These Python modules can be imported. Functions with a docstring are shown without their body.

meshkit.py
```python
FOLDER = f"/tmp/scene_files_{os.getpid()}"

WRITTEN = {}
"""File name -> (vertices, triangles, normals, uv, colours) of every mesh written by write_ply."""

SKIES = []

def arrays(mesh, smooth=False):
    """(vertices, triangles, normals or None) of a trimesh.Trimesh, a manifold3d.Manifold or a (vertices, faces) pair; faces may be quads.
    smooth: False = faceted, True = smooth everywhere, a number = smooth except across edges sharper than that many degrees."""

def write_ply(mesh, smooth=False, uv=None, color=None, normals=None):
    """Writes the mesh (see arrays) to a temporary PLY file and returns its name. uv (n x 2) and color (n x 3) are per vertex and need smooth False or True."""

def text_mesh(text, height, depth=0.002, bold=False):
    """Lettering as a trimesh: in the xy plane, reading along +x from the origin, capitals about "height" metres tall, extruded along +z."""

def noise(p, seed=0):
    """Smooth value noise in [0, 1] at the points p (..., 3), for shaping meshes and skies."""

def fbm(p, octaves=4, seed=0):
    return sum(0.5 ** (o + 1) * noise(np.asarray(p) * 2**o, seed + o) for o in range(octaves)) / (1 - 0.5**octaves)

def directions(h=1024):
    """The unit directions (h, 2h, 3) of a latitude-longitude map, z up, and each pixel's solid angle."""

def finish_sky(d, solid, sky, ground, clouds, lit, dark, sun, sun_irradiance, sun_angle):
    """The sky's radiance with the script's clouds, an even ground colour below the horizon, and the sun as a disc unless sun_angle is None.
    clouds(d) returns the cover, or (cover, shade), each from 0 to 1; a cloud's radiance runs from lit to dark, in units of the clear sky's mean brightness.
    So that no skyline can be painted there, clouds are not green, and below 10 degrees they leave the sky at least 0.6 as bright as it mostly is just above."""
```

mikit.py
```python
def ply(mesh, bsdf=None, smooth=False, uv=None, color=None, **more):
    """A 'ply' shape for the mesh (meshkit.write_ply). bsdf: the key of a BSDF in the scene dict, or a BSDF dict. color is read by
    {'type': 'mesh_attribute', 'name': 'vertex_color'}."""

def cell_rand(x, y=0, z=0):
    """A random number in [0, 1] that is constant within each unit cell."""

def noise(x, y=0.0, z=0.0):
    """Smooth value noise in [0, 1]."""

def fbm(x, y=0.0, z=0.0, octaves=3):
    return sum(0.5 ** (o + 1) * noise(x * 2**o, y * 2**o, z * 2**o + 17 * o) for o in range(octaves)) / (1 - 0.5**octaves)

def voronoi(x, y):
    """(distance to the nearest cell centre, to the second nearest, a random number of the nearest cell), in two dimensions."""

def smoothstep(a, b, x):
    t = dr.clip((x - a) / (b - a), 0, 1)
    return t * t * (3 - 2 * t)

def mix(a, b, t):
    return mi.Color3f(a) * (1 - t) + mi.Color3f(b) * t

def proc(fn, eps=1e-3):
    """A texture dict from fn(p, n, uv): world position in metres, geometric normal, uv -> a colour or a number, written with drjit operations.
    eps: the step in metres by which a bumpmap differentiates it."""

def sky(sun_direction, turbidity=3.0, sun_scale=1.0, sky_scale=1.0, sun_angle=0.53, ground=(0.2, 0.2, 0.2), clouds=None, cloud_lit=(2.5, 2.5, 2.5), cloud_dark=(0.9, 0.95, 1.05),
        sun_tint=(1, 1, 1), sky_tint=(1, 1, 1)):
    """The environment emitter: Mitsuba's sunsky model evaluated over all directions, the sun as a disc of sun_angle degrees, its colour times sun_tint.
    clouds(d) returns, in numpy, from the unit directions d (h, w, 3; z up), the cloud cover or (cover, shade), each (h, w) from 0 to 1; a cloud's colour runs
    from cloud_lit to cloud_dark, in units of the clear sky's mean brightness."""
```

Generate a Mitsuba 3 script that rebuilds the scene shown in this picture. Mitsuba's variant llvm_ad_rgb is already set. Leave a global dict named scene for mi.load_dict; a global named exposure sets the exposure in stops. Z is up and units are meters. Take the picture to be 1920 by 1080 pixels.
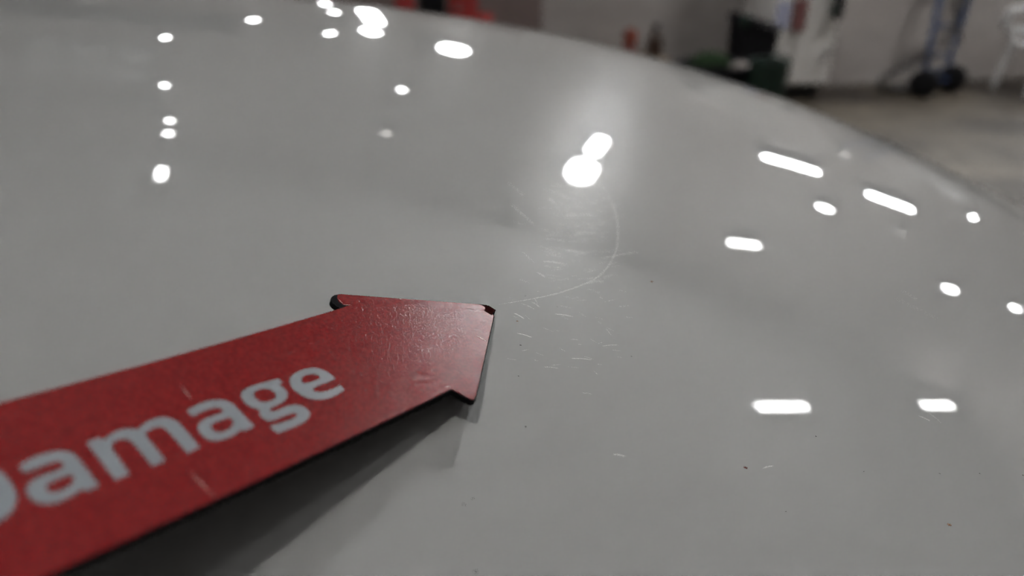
import math, random
import numpy as np, trimesh, mitsuba as mi, mikit
from shapely.geometry import Polygon
from shapely import affinity
import shapely

T = mi.ScalarTransform4f
random.seed(3); rng = np.random.default_rng(3)
scene, labels = {}, {}

# ---------------------------------------------------------------- camera, exposure
exposure = 0.05
PITCH = math.radians(26.6)
scene['camera'] = {'type': 'thinlens', 'fov': 68.88, 'fov_axis': 'x', 'aperture_radius': 0.00115, 'focus_distance': 0.141,
                   'near_clip': 0.005, 'far_clip': 100.0,
                   'to_world': T().look_at(origin=[0, 0, 1.5], target=[0, math.cos(PITCH), 1.5 - math.sin(PITCH)], up=[0, 0, 1])}

# light levels (radiance)
GLOW = {'key': (1000, (1, 1, 0.99)), 'key2': (230, (0.94, 1, 1.06)), 't': (45, (1, 1, 0.98)), 't1': (400, (1, 0.98, 0.95)), 'o': (60, (1, 1, 1)), 'r': (45, (1, 1, 1)), 'bl': (40, (1, 1, 1)), 'dim': (7, (1, 0.95, 0.9)), 'dim2': (2.5, (1, 0.95, 0.9))}
OVERHEAD = {'at': (-0.48, 0.52), 'L': 140}

# ---------------------------------------------------------------- frames
A10 = math.radians(10)
UU = np.array([math.cos(A10), math.sin(A10), 0.0]); VV = np.array([-math.sin(A10), math.cos(A10), 0.0])
ROOM = np.eye(4); ROOM[:3, 0] = UU; ROOM[:3, 1] = VV          # the hall stands turned by ten degrees to the car

# ---------------------------------------------------------------- helpers
counts = {}
def numbered(k):
    c = counts.get(k, 0); counts[k] = c + 1
    return k if c == 0 else '%s_%03d' % (k, c)
def thing(name, label=None, cat=None, group=None, kind=None):
    k = numbered(name); d = {}
    if label: d['label'] = label
    if cat: d['category'] = cat
    if group: d['group'] = group
    if kind: d['kind'] = kind
    labels[k] = d
    return k
def part(parent, name, mesh, mat, label=None, smooth=False, kind=None, room=False, **more):
    k = numbered(parent + '__' + name) if parent else name
    m = mesh
    if room:
        m = mesh.copy(); m.apply_transform(ROOM)
    scene[k] = mikit.ply(m, mat, smooth=smooth, **more)
    if label or kind:
        labels.setdefault(k, {})
        if label: labels[k]['label'] = label
        if kind: labels[k]['kind'] = kind
    return k
def single(name, mesh, mat, label=None, cat=None, group=None, kind=None, smooth=False, room=False):
    k = thing(name, label, cat, group, kind)
    m = mesh
    if room:
        m = mesh.copy(); m.apply_transform(ROOM)
    scene[k] = mikit.ply(m, mat, smooth=smooth)
    return k
def box(x0, x1, y0, y1, z0, z1):
    m = trimesh.creation.box([x1 - x0, y1 - y0, z1 - z0]); m.apply_translation([(x0 + x1) / 2, (y0 + y1) / 2, (z0 + z1) / 2]); return m
def rbox(x0, x1, y0, y1, z0, z1, r):
    pts = []
    for sx in (0, 1):
        for sy in (0, 1):
            for sz in (0, 1):
                c = np.array([x0 + r if sx == 0 else x1 - r, y0 + r if sy == 0 else y1 - r, z0 + r if sz == 0 else z1 - r])
                s = np.array([2 * sx - 1, 2 * sy - 1, 2 * sz - 1])
                for a in (np.array([1, 0, 0]), np.array([0, 1, 0]), np.array([0, 0, 1]), np.array([.707, .707, 0]), np.array([.707, 0, .707]), np.array([0, .707, .707]), np.array([.577, .577, .577])):
                    pts.append(c + s * a * r)
    return trimesh.convex.convex_hull(np.array(pts))
def tube(points, radius, sides=12, closed=False):
    P = np.array(points, float); R = np.broadcast_to(np.asarray(radius, float), (len(P),))
    if closed: t = np.roll(P, -1, 0) - np.roll(P, 1, 0)
    else: t = np.gradient(P, axis=0)
    t /= np.linalg.norm(t, axis=1, keepdims=True)
    up = np.array([0.13, 0.21, 0.97]); a = np.cross(t, up); a /= np.linalg.norm(a, axis=1, keepdims=True); b = np.cross(t, a)
    an = np.arange(sides) * 2 * np.pi / sides
    V = P[:, None] + R[:, None, None] * (np.cos(an)[None, :, None] * a[:, None] + np.sin(an)[None, :, None] * b[:, None])
    n = len(P); F = []
    for i in range(n if closed else n - 1):
        for j in range(sides):
            p, q = i * sides + j, i * sides + (j + 1) % sides; k = ((i + 1) % n) * sides
            F += [[p, q, k + (j + 1) % sides], [p, k + (j + 1) % sides, k + j]]
    V = V.reshape(-1, 3)
    if not closed:
        V = np.vstack([V, P[0], P[-1]]); c0, c1 = len(V) - 2, len(V) - 1
        for j in range(sides):
            F += [[c0, (j + 1) % sides, j], [c1, (n - 1) * sides + j, (n - 1) * sides + (j + 1) % sides]]
    m = trimesh.Trimesh(V, F, process=False); m.fix_normals(); return m
def lathe(profile, center, axis=(0, 0, 1), sections=32):
    m = trimesh.creation.revolve(np.array(profile, float), sections=sections)
    m.apply_transform(trimesh.geometry.align_vectors([0, 0, 1], axis)); m.apply_translation(center); return m
def join(*ms): return trimesh.util.concatenate(list(ms))
def chaikin(P, rounds=2, corner=38):
    """rounds the gentle bends of a closed outline and keeps its sharp corners"""
    P = [np.array(p, float) for p in P]
    for _ in range(rounds):
        out = []; n = len(P)
        for i in range(n):
            a, b, c = P[i - 1], P[i], P[(i + 1) % n]
            u, v = b - a, c - b
            ang = abs(math.degrees(math.atan2(u[0] * v[1] - u[1] * v[0], u @ v)))
            if ang > corner: out.append(b)
            else: out += [b - u * .25, b + v * .25]
        P = out
    return P

# ---------------------------------------------------------------- materials
S, mix, fbm, noise = mikit.smoothstep, mikit.mix, mikit.fbm, mikit.noise
def rgb(*c): return {'type': 'rgb', 'value': list(c)}
def matte(*c): return {'type': 'twosided', 'bsdf': {'type': 'diffuse', 'reflectance': rgb(*c)}}
def glossy(c, alpha): return {'type': 'twosided', 'bsdf': {'type': 'roughplastic', 'diffuse_reflectance': rgb(*c), 'alpha': alpha}}
def metal(c, r): return {'type': 'twosided', 'bsdf': {'type': 'principled', 'base_color': rgb(*c), 'metallic': 1.0, 'roughness': r}}

PAINT = (.425, .43, .43)
scene['car_paint'] = {'type': 'twosided', 'bsdf': {'type': 'blendbsdf', 'weight': 0.04,
    'a': {'type': 'plastic', 'diffuse_reflectance': rgb(*PAINT), 'int_ior': 1.5},
    'b': {'type': 'roughplastic', 'diffuse_reflectance': rgb(*PAINT), 'int_ior': 1.5, 'alpha': 0.085}}}
scene['scratch_white'] = glossy((.78, .78, .77), .3)
scene['rust_speck'] = matte(.22, .11, .05)
scene['red_speck'] = matte(.12, .03, .03)
scene['black_speck'] = matte(.04, .04, .04)
def sparkle(p, n, uv):
    return 1.6e-5 * noise(p.x * 6000, p.y * 6000, p.z * 6000) + 3.4e-5 * noise(p.x * 2900 + 7, p.y * 2900, p.z * 2900)
def grain(p, n, uv):
    g = .6 * noise(p.x * 2000, p.y * 2000, p.z * 2000) + .4 * noise(p.x * 4200 + 3, p.y * 4200, p.z * 4200)
    return mix((.34, .31, .30), (1.0, .96, .94), S(.30, .74, g))
def red_print(p, n, uv):
    g = S(.25, .75, noise(p.x * 3000 + 5, p.y * 3000, p.z * 3000))
    return mix((.14, .0095, .011), (.19, .0135, .0138), g)
scene['red_sheet'] = {'type': 'twosided', 'bsdf': {'type': 'bumpmap', 'arbitrary': mikit.proc(sparkle, 4e-5), 'scale': 1.0,
    'bsdf': {'type': 'roughplastic', 'distribution': 'beckmann', 'diffuse_reflectance': mikit.proc(red_print), 'alpha': .085, 'int_ior': 1.56, 'specular_reflectance': mikit.proc(grain)}}}
scene['white_print'] = {'type': 'twosided', 'bsdf': {'type': 'roughplastic', 'distribution': 'beckmann', 'diffuse_reflectance': rgb(.29, .322, .352), 'alpha': .12, 'int_ior': 1.38}}
scene['black_rubber'] = {'type': 'twosided', 'bsdf': {'type': 'diffuse', 'reflectance': rgb(.012, .012, .013)}}
scene['maroon_core'] = matte(.018, .004, .004)
scene['pale_nick'] = matte(.75, .6, .55)

def concrete_wall(p, n, uv):
    a = fbm(p.x * .9 + 2.6, p.y * .9 + 1.3, p.z * 1.3, 4); b = fbm(p.x * 5, p.y * 5, p.z * 7, 3)
    c = mix((.39, .362, .35), (.46, .435, .425), S(.25, .75, a))
    return c * (.9 + .2 * b)
scene['wall_paint'] = {'type': 'twosided', 'bsdf': {'type': 'diffuse', 'reflectance': mikit.proc(concrete_wall)}}
def concrete_floor(p, n, uv):
    a = fbm(p.x * 1.3, p.y * 1.7, 3.0, 4); b = fbm(p.x * 6, p.y * 6, 1.0, 3)
    c = mix((.026, .021, .016), (.085, .072, .055), S(.3, .72, a))
    return c * (.8 + .4 * b)
scene['floor_concrete'] = {'type': 'twosided', 'bsdf': {'type': 'roughplastic', 'diffuse_reflectance': mikit.proc(concrete_floor), 'alpha': .35}}
scene['ceiling_paint'] = matte(.42, .42, .41)
scene['added_board_brown'] = matte(.22, .175, .168)
scene['beam_paint'] = matte(.035, .037, .038)
scene['pane_pale'] = matte(.85, .87, .88)
scene['lamp_housing'] = matte(.5, .5, .5)
scene['white_steel'] = glossy((.9, .885, .87), .25)
scene['white_plastic'] = glossy((.85, .85, .85), .3)
scene['grey_steel'] = metal((.35, .36, .37), .4)
scene['dark_gap'] = matte(.03, .03, .03)
scene['blue_steel'] = glossy((.035, .062, .14), .35)
scene['tyre'] = matte(.012, .012, .013)
scene['black_plastic'] = matte(.015, .015, .017)
scene['green_plastic'] = glossy((.006, .028, .018), .35)
scene['leaf_green'] = matte(.012, .02, .011)
scene['red_plastic'] = glossy((.42, .035, .035), .25)
scene['orange_plastic'] = glossy((.30, .062, .035), .35)
scene['pink_plastic'] = matte(.25, .12, .12)
scene['brown_glass'] = glossy((.05, .03, .022), .2)
scene['bench_wood'] = matte(.2, .16, .12)
scene['paper_blue'] = matte(.5, .52, .68)
scene['paper_maroon'] = matte(.2, .09, .09)
scene['rag_grey'] = matte(.2, .18, .17)

# ---------------------------------------------------------------- the hall
U0, U1, V0, V1, HZ = -9.0, 11.0, -7.0, 6.78, 5.2
def setting(name, mesh, mat): single(name, mesh, mat, kind='structure', room=True)
setting('floor', box(U0 - .2, U1 + .2, V0 - .2, V1 + .2, -.2, 0), 'floor_concrete')
setting('ceiling', box(U0 - .2, U1 + .2, V0 - .2, V1 + .2, HZ, HZ + .2), 'ceiling_paint')
setting('wall_back', box(U0 - .2, U1 + .2, V1, V1 + .2, 0, HZ), 'wall_paint')
setting('wall_front', box(U0 - .2, U1 + .2, V0 - .2, V0, 0, HZ), 'wall_paint')
setting('wall_left', box(U0 - .2, U0, V0, V1, 0, HZ), 'wall_paint')
setting('wall_right', box(U1, U1 + .2, V0, V1, 0, HZ), 'wall_paint')

# dark steel girts and a pale window high on the back wall: they show only as faint bands in the paint
for za, zb, ue in ((2.62, 3.02, -.85), (4.36, 4.58, -1.32)):
    single('wall_girt', box(-6.5, ue, 6.69, 6.778, za, zb), 'beam_paint', 'dark horizontal steel girt mirrored as the %s dark band at the upper left' % ('wider' if za < 3 else 'fainter lower'), 'girt', room=True)
w = thing('window_1', kind='structure')
part(w, 'frame', join(*[box(-2.52 + .36 * i, -2.48 + .36 * i, 6.72, 6.778, 3.5, 4.24) for i in range(4)], *[box(-2.48, -1.44, 6.722, 6.776, z, z + .04) for z in (3.5, 3.86, 4.2)]), 'beam_paint', room=True)
for i in range(3):
    for z in (3.545, 3.905): part(w, 'pane', box(-2.475 + .36 * i, -2.165 + .36 * i, 6.74, 6.76, z, z + .29), 'pane_pale', room=True)

# ---------------------------------------------------------------- the car
Q = np.array([-0.073596, -0.241243, 0.047688, -0.34982, 0.027418, -0.198997, -0.146911, -0.123699, 0.193151, -0.10295]); C0 = (0.05, 0.25); EYE = 1.5
def cubic(x, y):
    x = x - C0[0]; y = y - C0[1]
    z = Q[0] + Q[1] * x + Q[2] * y + Q[3] * x * x + Q[4] * x * y + Q[5] * y * y + Q[6] * x**3 + Q[7] * x * x * y + Q[8] * x * y * y + Q[9] * y**3
    gx = Q[1] + 2 * Q[3] * x + Q[4] * y + 3 * Q[6] * x * x + 2 * Q[7] * x * y + Q[8] * y * y
    gy = Q[2] + Q[4] * x + 2 * Q[5] * y + Q[7] * x * x + 2 * Q[8] * x * y + 3 * Q[9] * y * y
    return z, gx, gy
def panel_z(x, y):
    x, y = np.asarray(x, float), np.asarray(y, float)
    cx, cy = np.clip(x, -.5, .4), np.clip(y, -.15, .66)
    z, gx, gy = cubic(cx, cy); dx, dy = x - cx, y - cy
    return EYE + z + gx * dx + gy * dy - .5 * (.55 * dx * dx + .5 * dy * dy)
def panel_n(x, y):
    h = 1e-4
    n = np.array([-(panel_z(x + h, y) - panel_z(x - h, y)) / (2 * h), -(panel_z(x, y + h) - panel_z(x, y - h)) / (2 * h), 1.0])
    return n / np.linalg.norm(n)
car = thing('car', 'glossy white car whose curved bodywork fills the photo under the red arrow magnet', 'car')
PX, PY = np.linspace(-.98, .62, 201), np.linspace(-.6, 1.25, 231)
gx, gy = np.meshgrid(PX, PY); gz = panel_z(gx, gy)
nx, ny = len(PX), len(PY)
V = np.stack([gx, gy, gz], -1).reshape(-1, 3)
ii = (np.arange(ny - 1)[:, None] * nx + np.arange(nx - 1)[None]).ravel()
F = np.vstack([np.stack([ii, ii + 1, ii + nx + 1], 1), np.stack([ii, ii + nx + 1, ii + nx], 1)])
part(car, 'body_panel', trimesh.Trimesh(V, F, process=False), 'car_paint', 'curved glossy white painted panel', smooth=True)
loop = [(i, 0) for i in range(0, nx - 1, 5)] + [(nx - 1, j) for j in range(0, ny - 1, 5)] + [(i, ny - 1) for i in range(nx - 1, 0, -5)] + [(0, j) for j in range(ny - 1, 0, -5)]
L = np.array([V[j * nx + i] for i, j in loop]); cen = np.array([-.18, .32])
rings = []
for off, zz in ((0, None), (.025, -.03), (.04, -.10), (.06, .75), (.05, .42), (.0, .32)):
    r = L.copy(); d = r[:, :2] - cen; d /= np.linalg.norm(d, axis=1, keepdims=True); r[:, :2] += d * off
    if zz is not None: r[:, 2] = r[:, 2] + zz if zz < 0 else zz
    rings.append(r)
n = len(L); SV = np.vstack(rings + [[[cen[0], cen[1], .32]]]); SF = []
for k in range(len(rings) - 1):
    for j in range(n):
        a, b = k * n + j, k * n + (j + 1) % n
        SF += [[a, a + n, b + n], [a, b + n, b]]
for j in range(n): SF.append([(len(rings) - 1) * n + j, len(SV) - 1, (len(rings) - 1) * n + (j + 1) % n])
part(car, 'body_side', trimesh.Trimesh(SV, SF, process=False), 'car_paint', smooth=40)
for wx, wy in ((-.93, -.25), (.56, -.25), (-.93, .9), (.56, .9)):
    sx = -1 if wx < 0 else 1
    w = part(car, 'wheel', lathe([(0, -.09), (.27, -.09), (.3, -.06), (.3, .06), (.27, .09), (0, .09)], (wx, wy, .3), (1, 0, 0)), 'tyre', smooth=30)
    part(w, 'hub_cap', lathe([(0, 0), (.19, 0), (.17, .02), (.05, .03), (0, .03)], (wx + sx * .085, wy, .3), (sx, 0, 0)), 'grey_steel', smooth=30)

# scratches in the paint: thin raised burrs that follow the panel
def ribbon(points, width, lift=1.2e-5, samples=8):
    P = np.array(points, float)
    t = np.linspace(0, len(P) - 1, samples * (len(P) - 1) + 1); i = np.clip(t.astype(int), 0, len(P) - 2); f = (t - i)[:, None]
    p0, p1, p2, p3 = P[np.maximum(i - 1, 0)], P[i], P[i + 1], P[np.minimum(i + 2, len(P) - 1)]
    C = .5 * (2 * p1 + (p2 - p0) * f + (2 * p0 - 5 * p1 + 4 * p2 - p3) * f**2 + (3 * p1 - p0 - 3 * p2 + p3) * f**3)
    d = np.gradient(C, axis=0); d /= np.linalg.norm(d, axis=1, keepdims=True); s = np.stack([-d[:, 1], d[:, 0]], 1)
    w = width * np.minimum(1, 4 * np.minimum(np.linspace(0, 1, len(C)), np.linspace(1, 0, len(C))) + .25)[:, None]
    rows = [C + s * w * k for k in (-.5, 0, .5)]
    up = (.1e-5, lift, .1e-5)
    VV_ = np.vstack([np.column_stack([r, panel_z(r[:, 0], r[:, 1]) + .6e-5 + u]) for r, u in zip(rows, up)]); m = len(C); FF = []
    for a in (0, 1):
        for j in range(m - 1):
            x = a * m + j; FF += [[x, x + 1, x + m + 1], [x, x + m + 1, x + m]]
    mesh = trimesh.Trimesh(VV_, FF, process=False)
    if mesh.face_normals[:, 2].mean() < 0: mesh.invert()
    return mesh
ARC = [[-0.00267, 0.13232], [0.0, 0.13401], [0.00441, 0.13694], [0.0096, 0.14086], [0.01515, 0.14617], [0.01918, 0.15116], [0.02229, 0.15724], [0.02459, 0.16386], [0.02635, 0.17183], [0.02762, 0.1821], [0.0279, 0.19153], [0.02719, 0.20094], [0.02558, 0.2091]]
part(car, 'scratch', ribbon(ARC, .00014), 'scratch_white', 'long curved scratch running from the arrow tip')
for k, s in enumerate([[[-0.00102, 0.19472], [0.00115, 0.19139], [0.00324, 0.18747]], [[-0.00027, 0.1807], [0.00281, 0.17591], [0.00576, 0.17075]], [[0.00942, 0.1895], [0.01053, 0.18866], [0.0116, 0.18712]], [[0.00624, 0.16063], [0.00885, 0.16], [0.01141, 0.15886]], [[0.00539, 0.14817], [0.00631, 0.14759], [0.00721, 0.14656]], [[0.00032, 0.13024], [0.00137, 0.12974], [0.00242, 0.12887]], [[0.00195, 0.13428], [0.00325, 0.13383], [0.00453, 0.13299]], [[0.00394, 0.13556], [0.0048, 0.13506], [0.00565, 0.13416]], [[0.00874, 0.13267], [0.0106, 0.13301], [0.01246, 0.13296]], [[0.0175, 0.12457], [0.01923, 0.12546], [0.02093, 0.12601]], [[0.01115, 0.11875], [0.0131, 0.11925], [0.01504, 0.11943]], [[0.00102, 0.12356], [0.00244, 0.12348], [0.00386, 0.12305]], [[0.00561, 0.11458], [0.00708, 0.11493], [0.00854, 0.11496]], [[0.00764, 0.16474], [0.01025, 0.16558], [0.01285, 0.16587]], [[0.01375, 0.18056], [0.01797, 0.1829], [0.02222, 0.18464]], [[0.01067, 0.17415], [0.01411, 0.17542], [0.01756, 0.1761]], [[0.0151, 0.17025], [0.01827, 0.17239], [0.02145, 0.17399]], [[0.00699, 0.15355], [0.00957, 0.15421], [0.01214, 0.15437]], [[0.01503, 0.16035], [0.01908, 0.16311], [0.0232, 0.16542]], [[0.00876, 0.19493], [0.01239, 0.19405], [0.01595, 0.19245]], [[0.01254, 0.16089], [0.01513, 0.16171], [0.0177, 0.162]], [[0.01239, 0.1092], [0.01326, 0.10944], [0.01411, 0.10938]], [[0.02113, 0.16057], [0.02626, 0.16471], [0.03154, 0.16852]], [[0.08217, 0.1234], [0.08337, 0.12314], [0.08437, 0.12251]], [[0.08494, 0.12591], [0.086, 0.12454], [0.08684, 0.12282]], [[0.04206, 0.09848], [0.04318, 0.09912], [0.04423, 0.09951]], [[0.01628, 0.09528], [0.01725, 0.09539], [0.01819, 0.09526]], [[0.10249, 0.17692], [0.10716, 0.17405], [0.11142, 0.1706]], [[0.10707, 0.18327], [0.1088, 0.182], [0.11016, 0.18001]]]):
    part(car, 'scratch', ribbon(s, .00010 + .00006 * (k % 3)), 'scratch_white')
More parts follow.
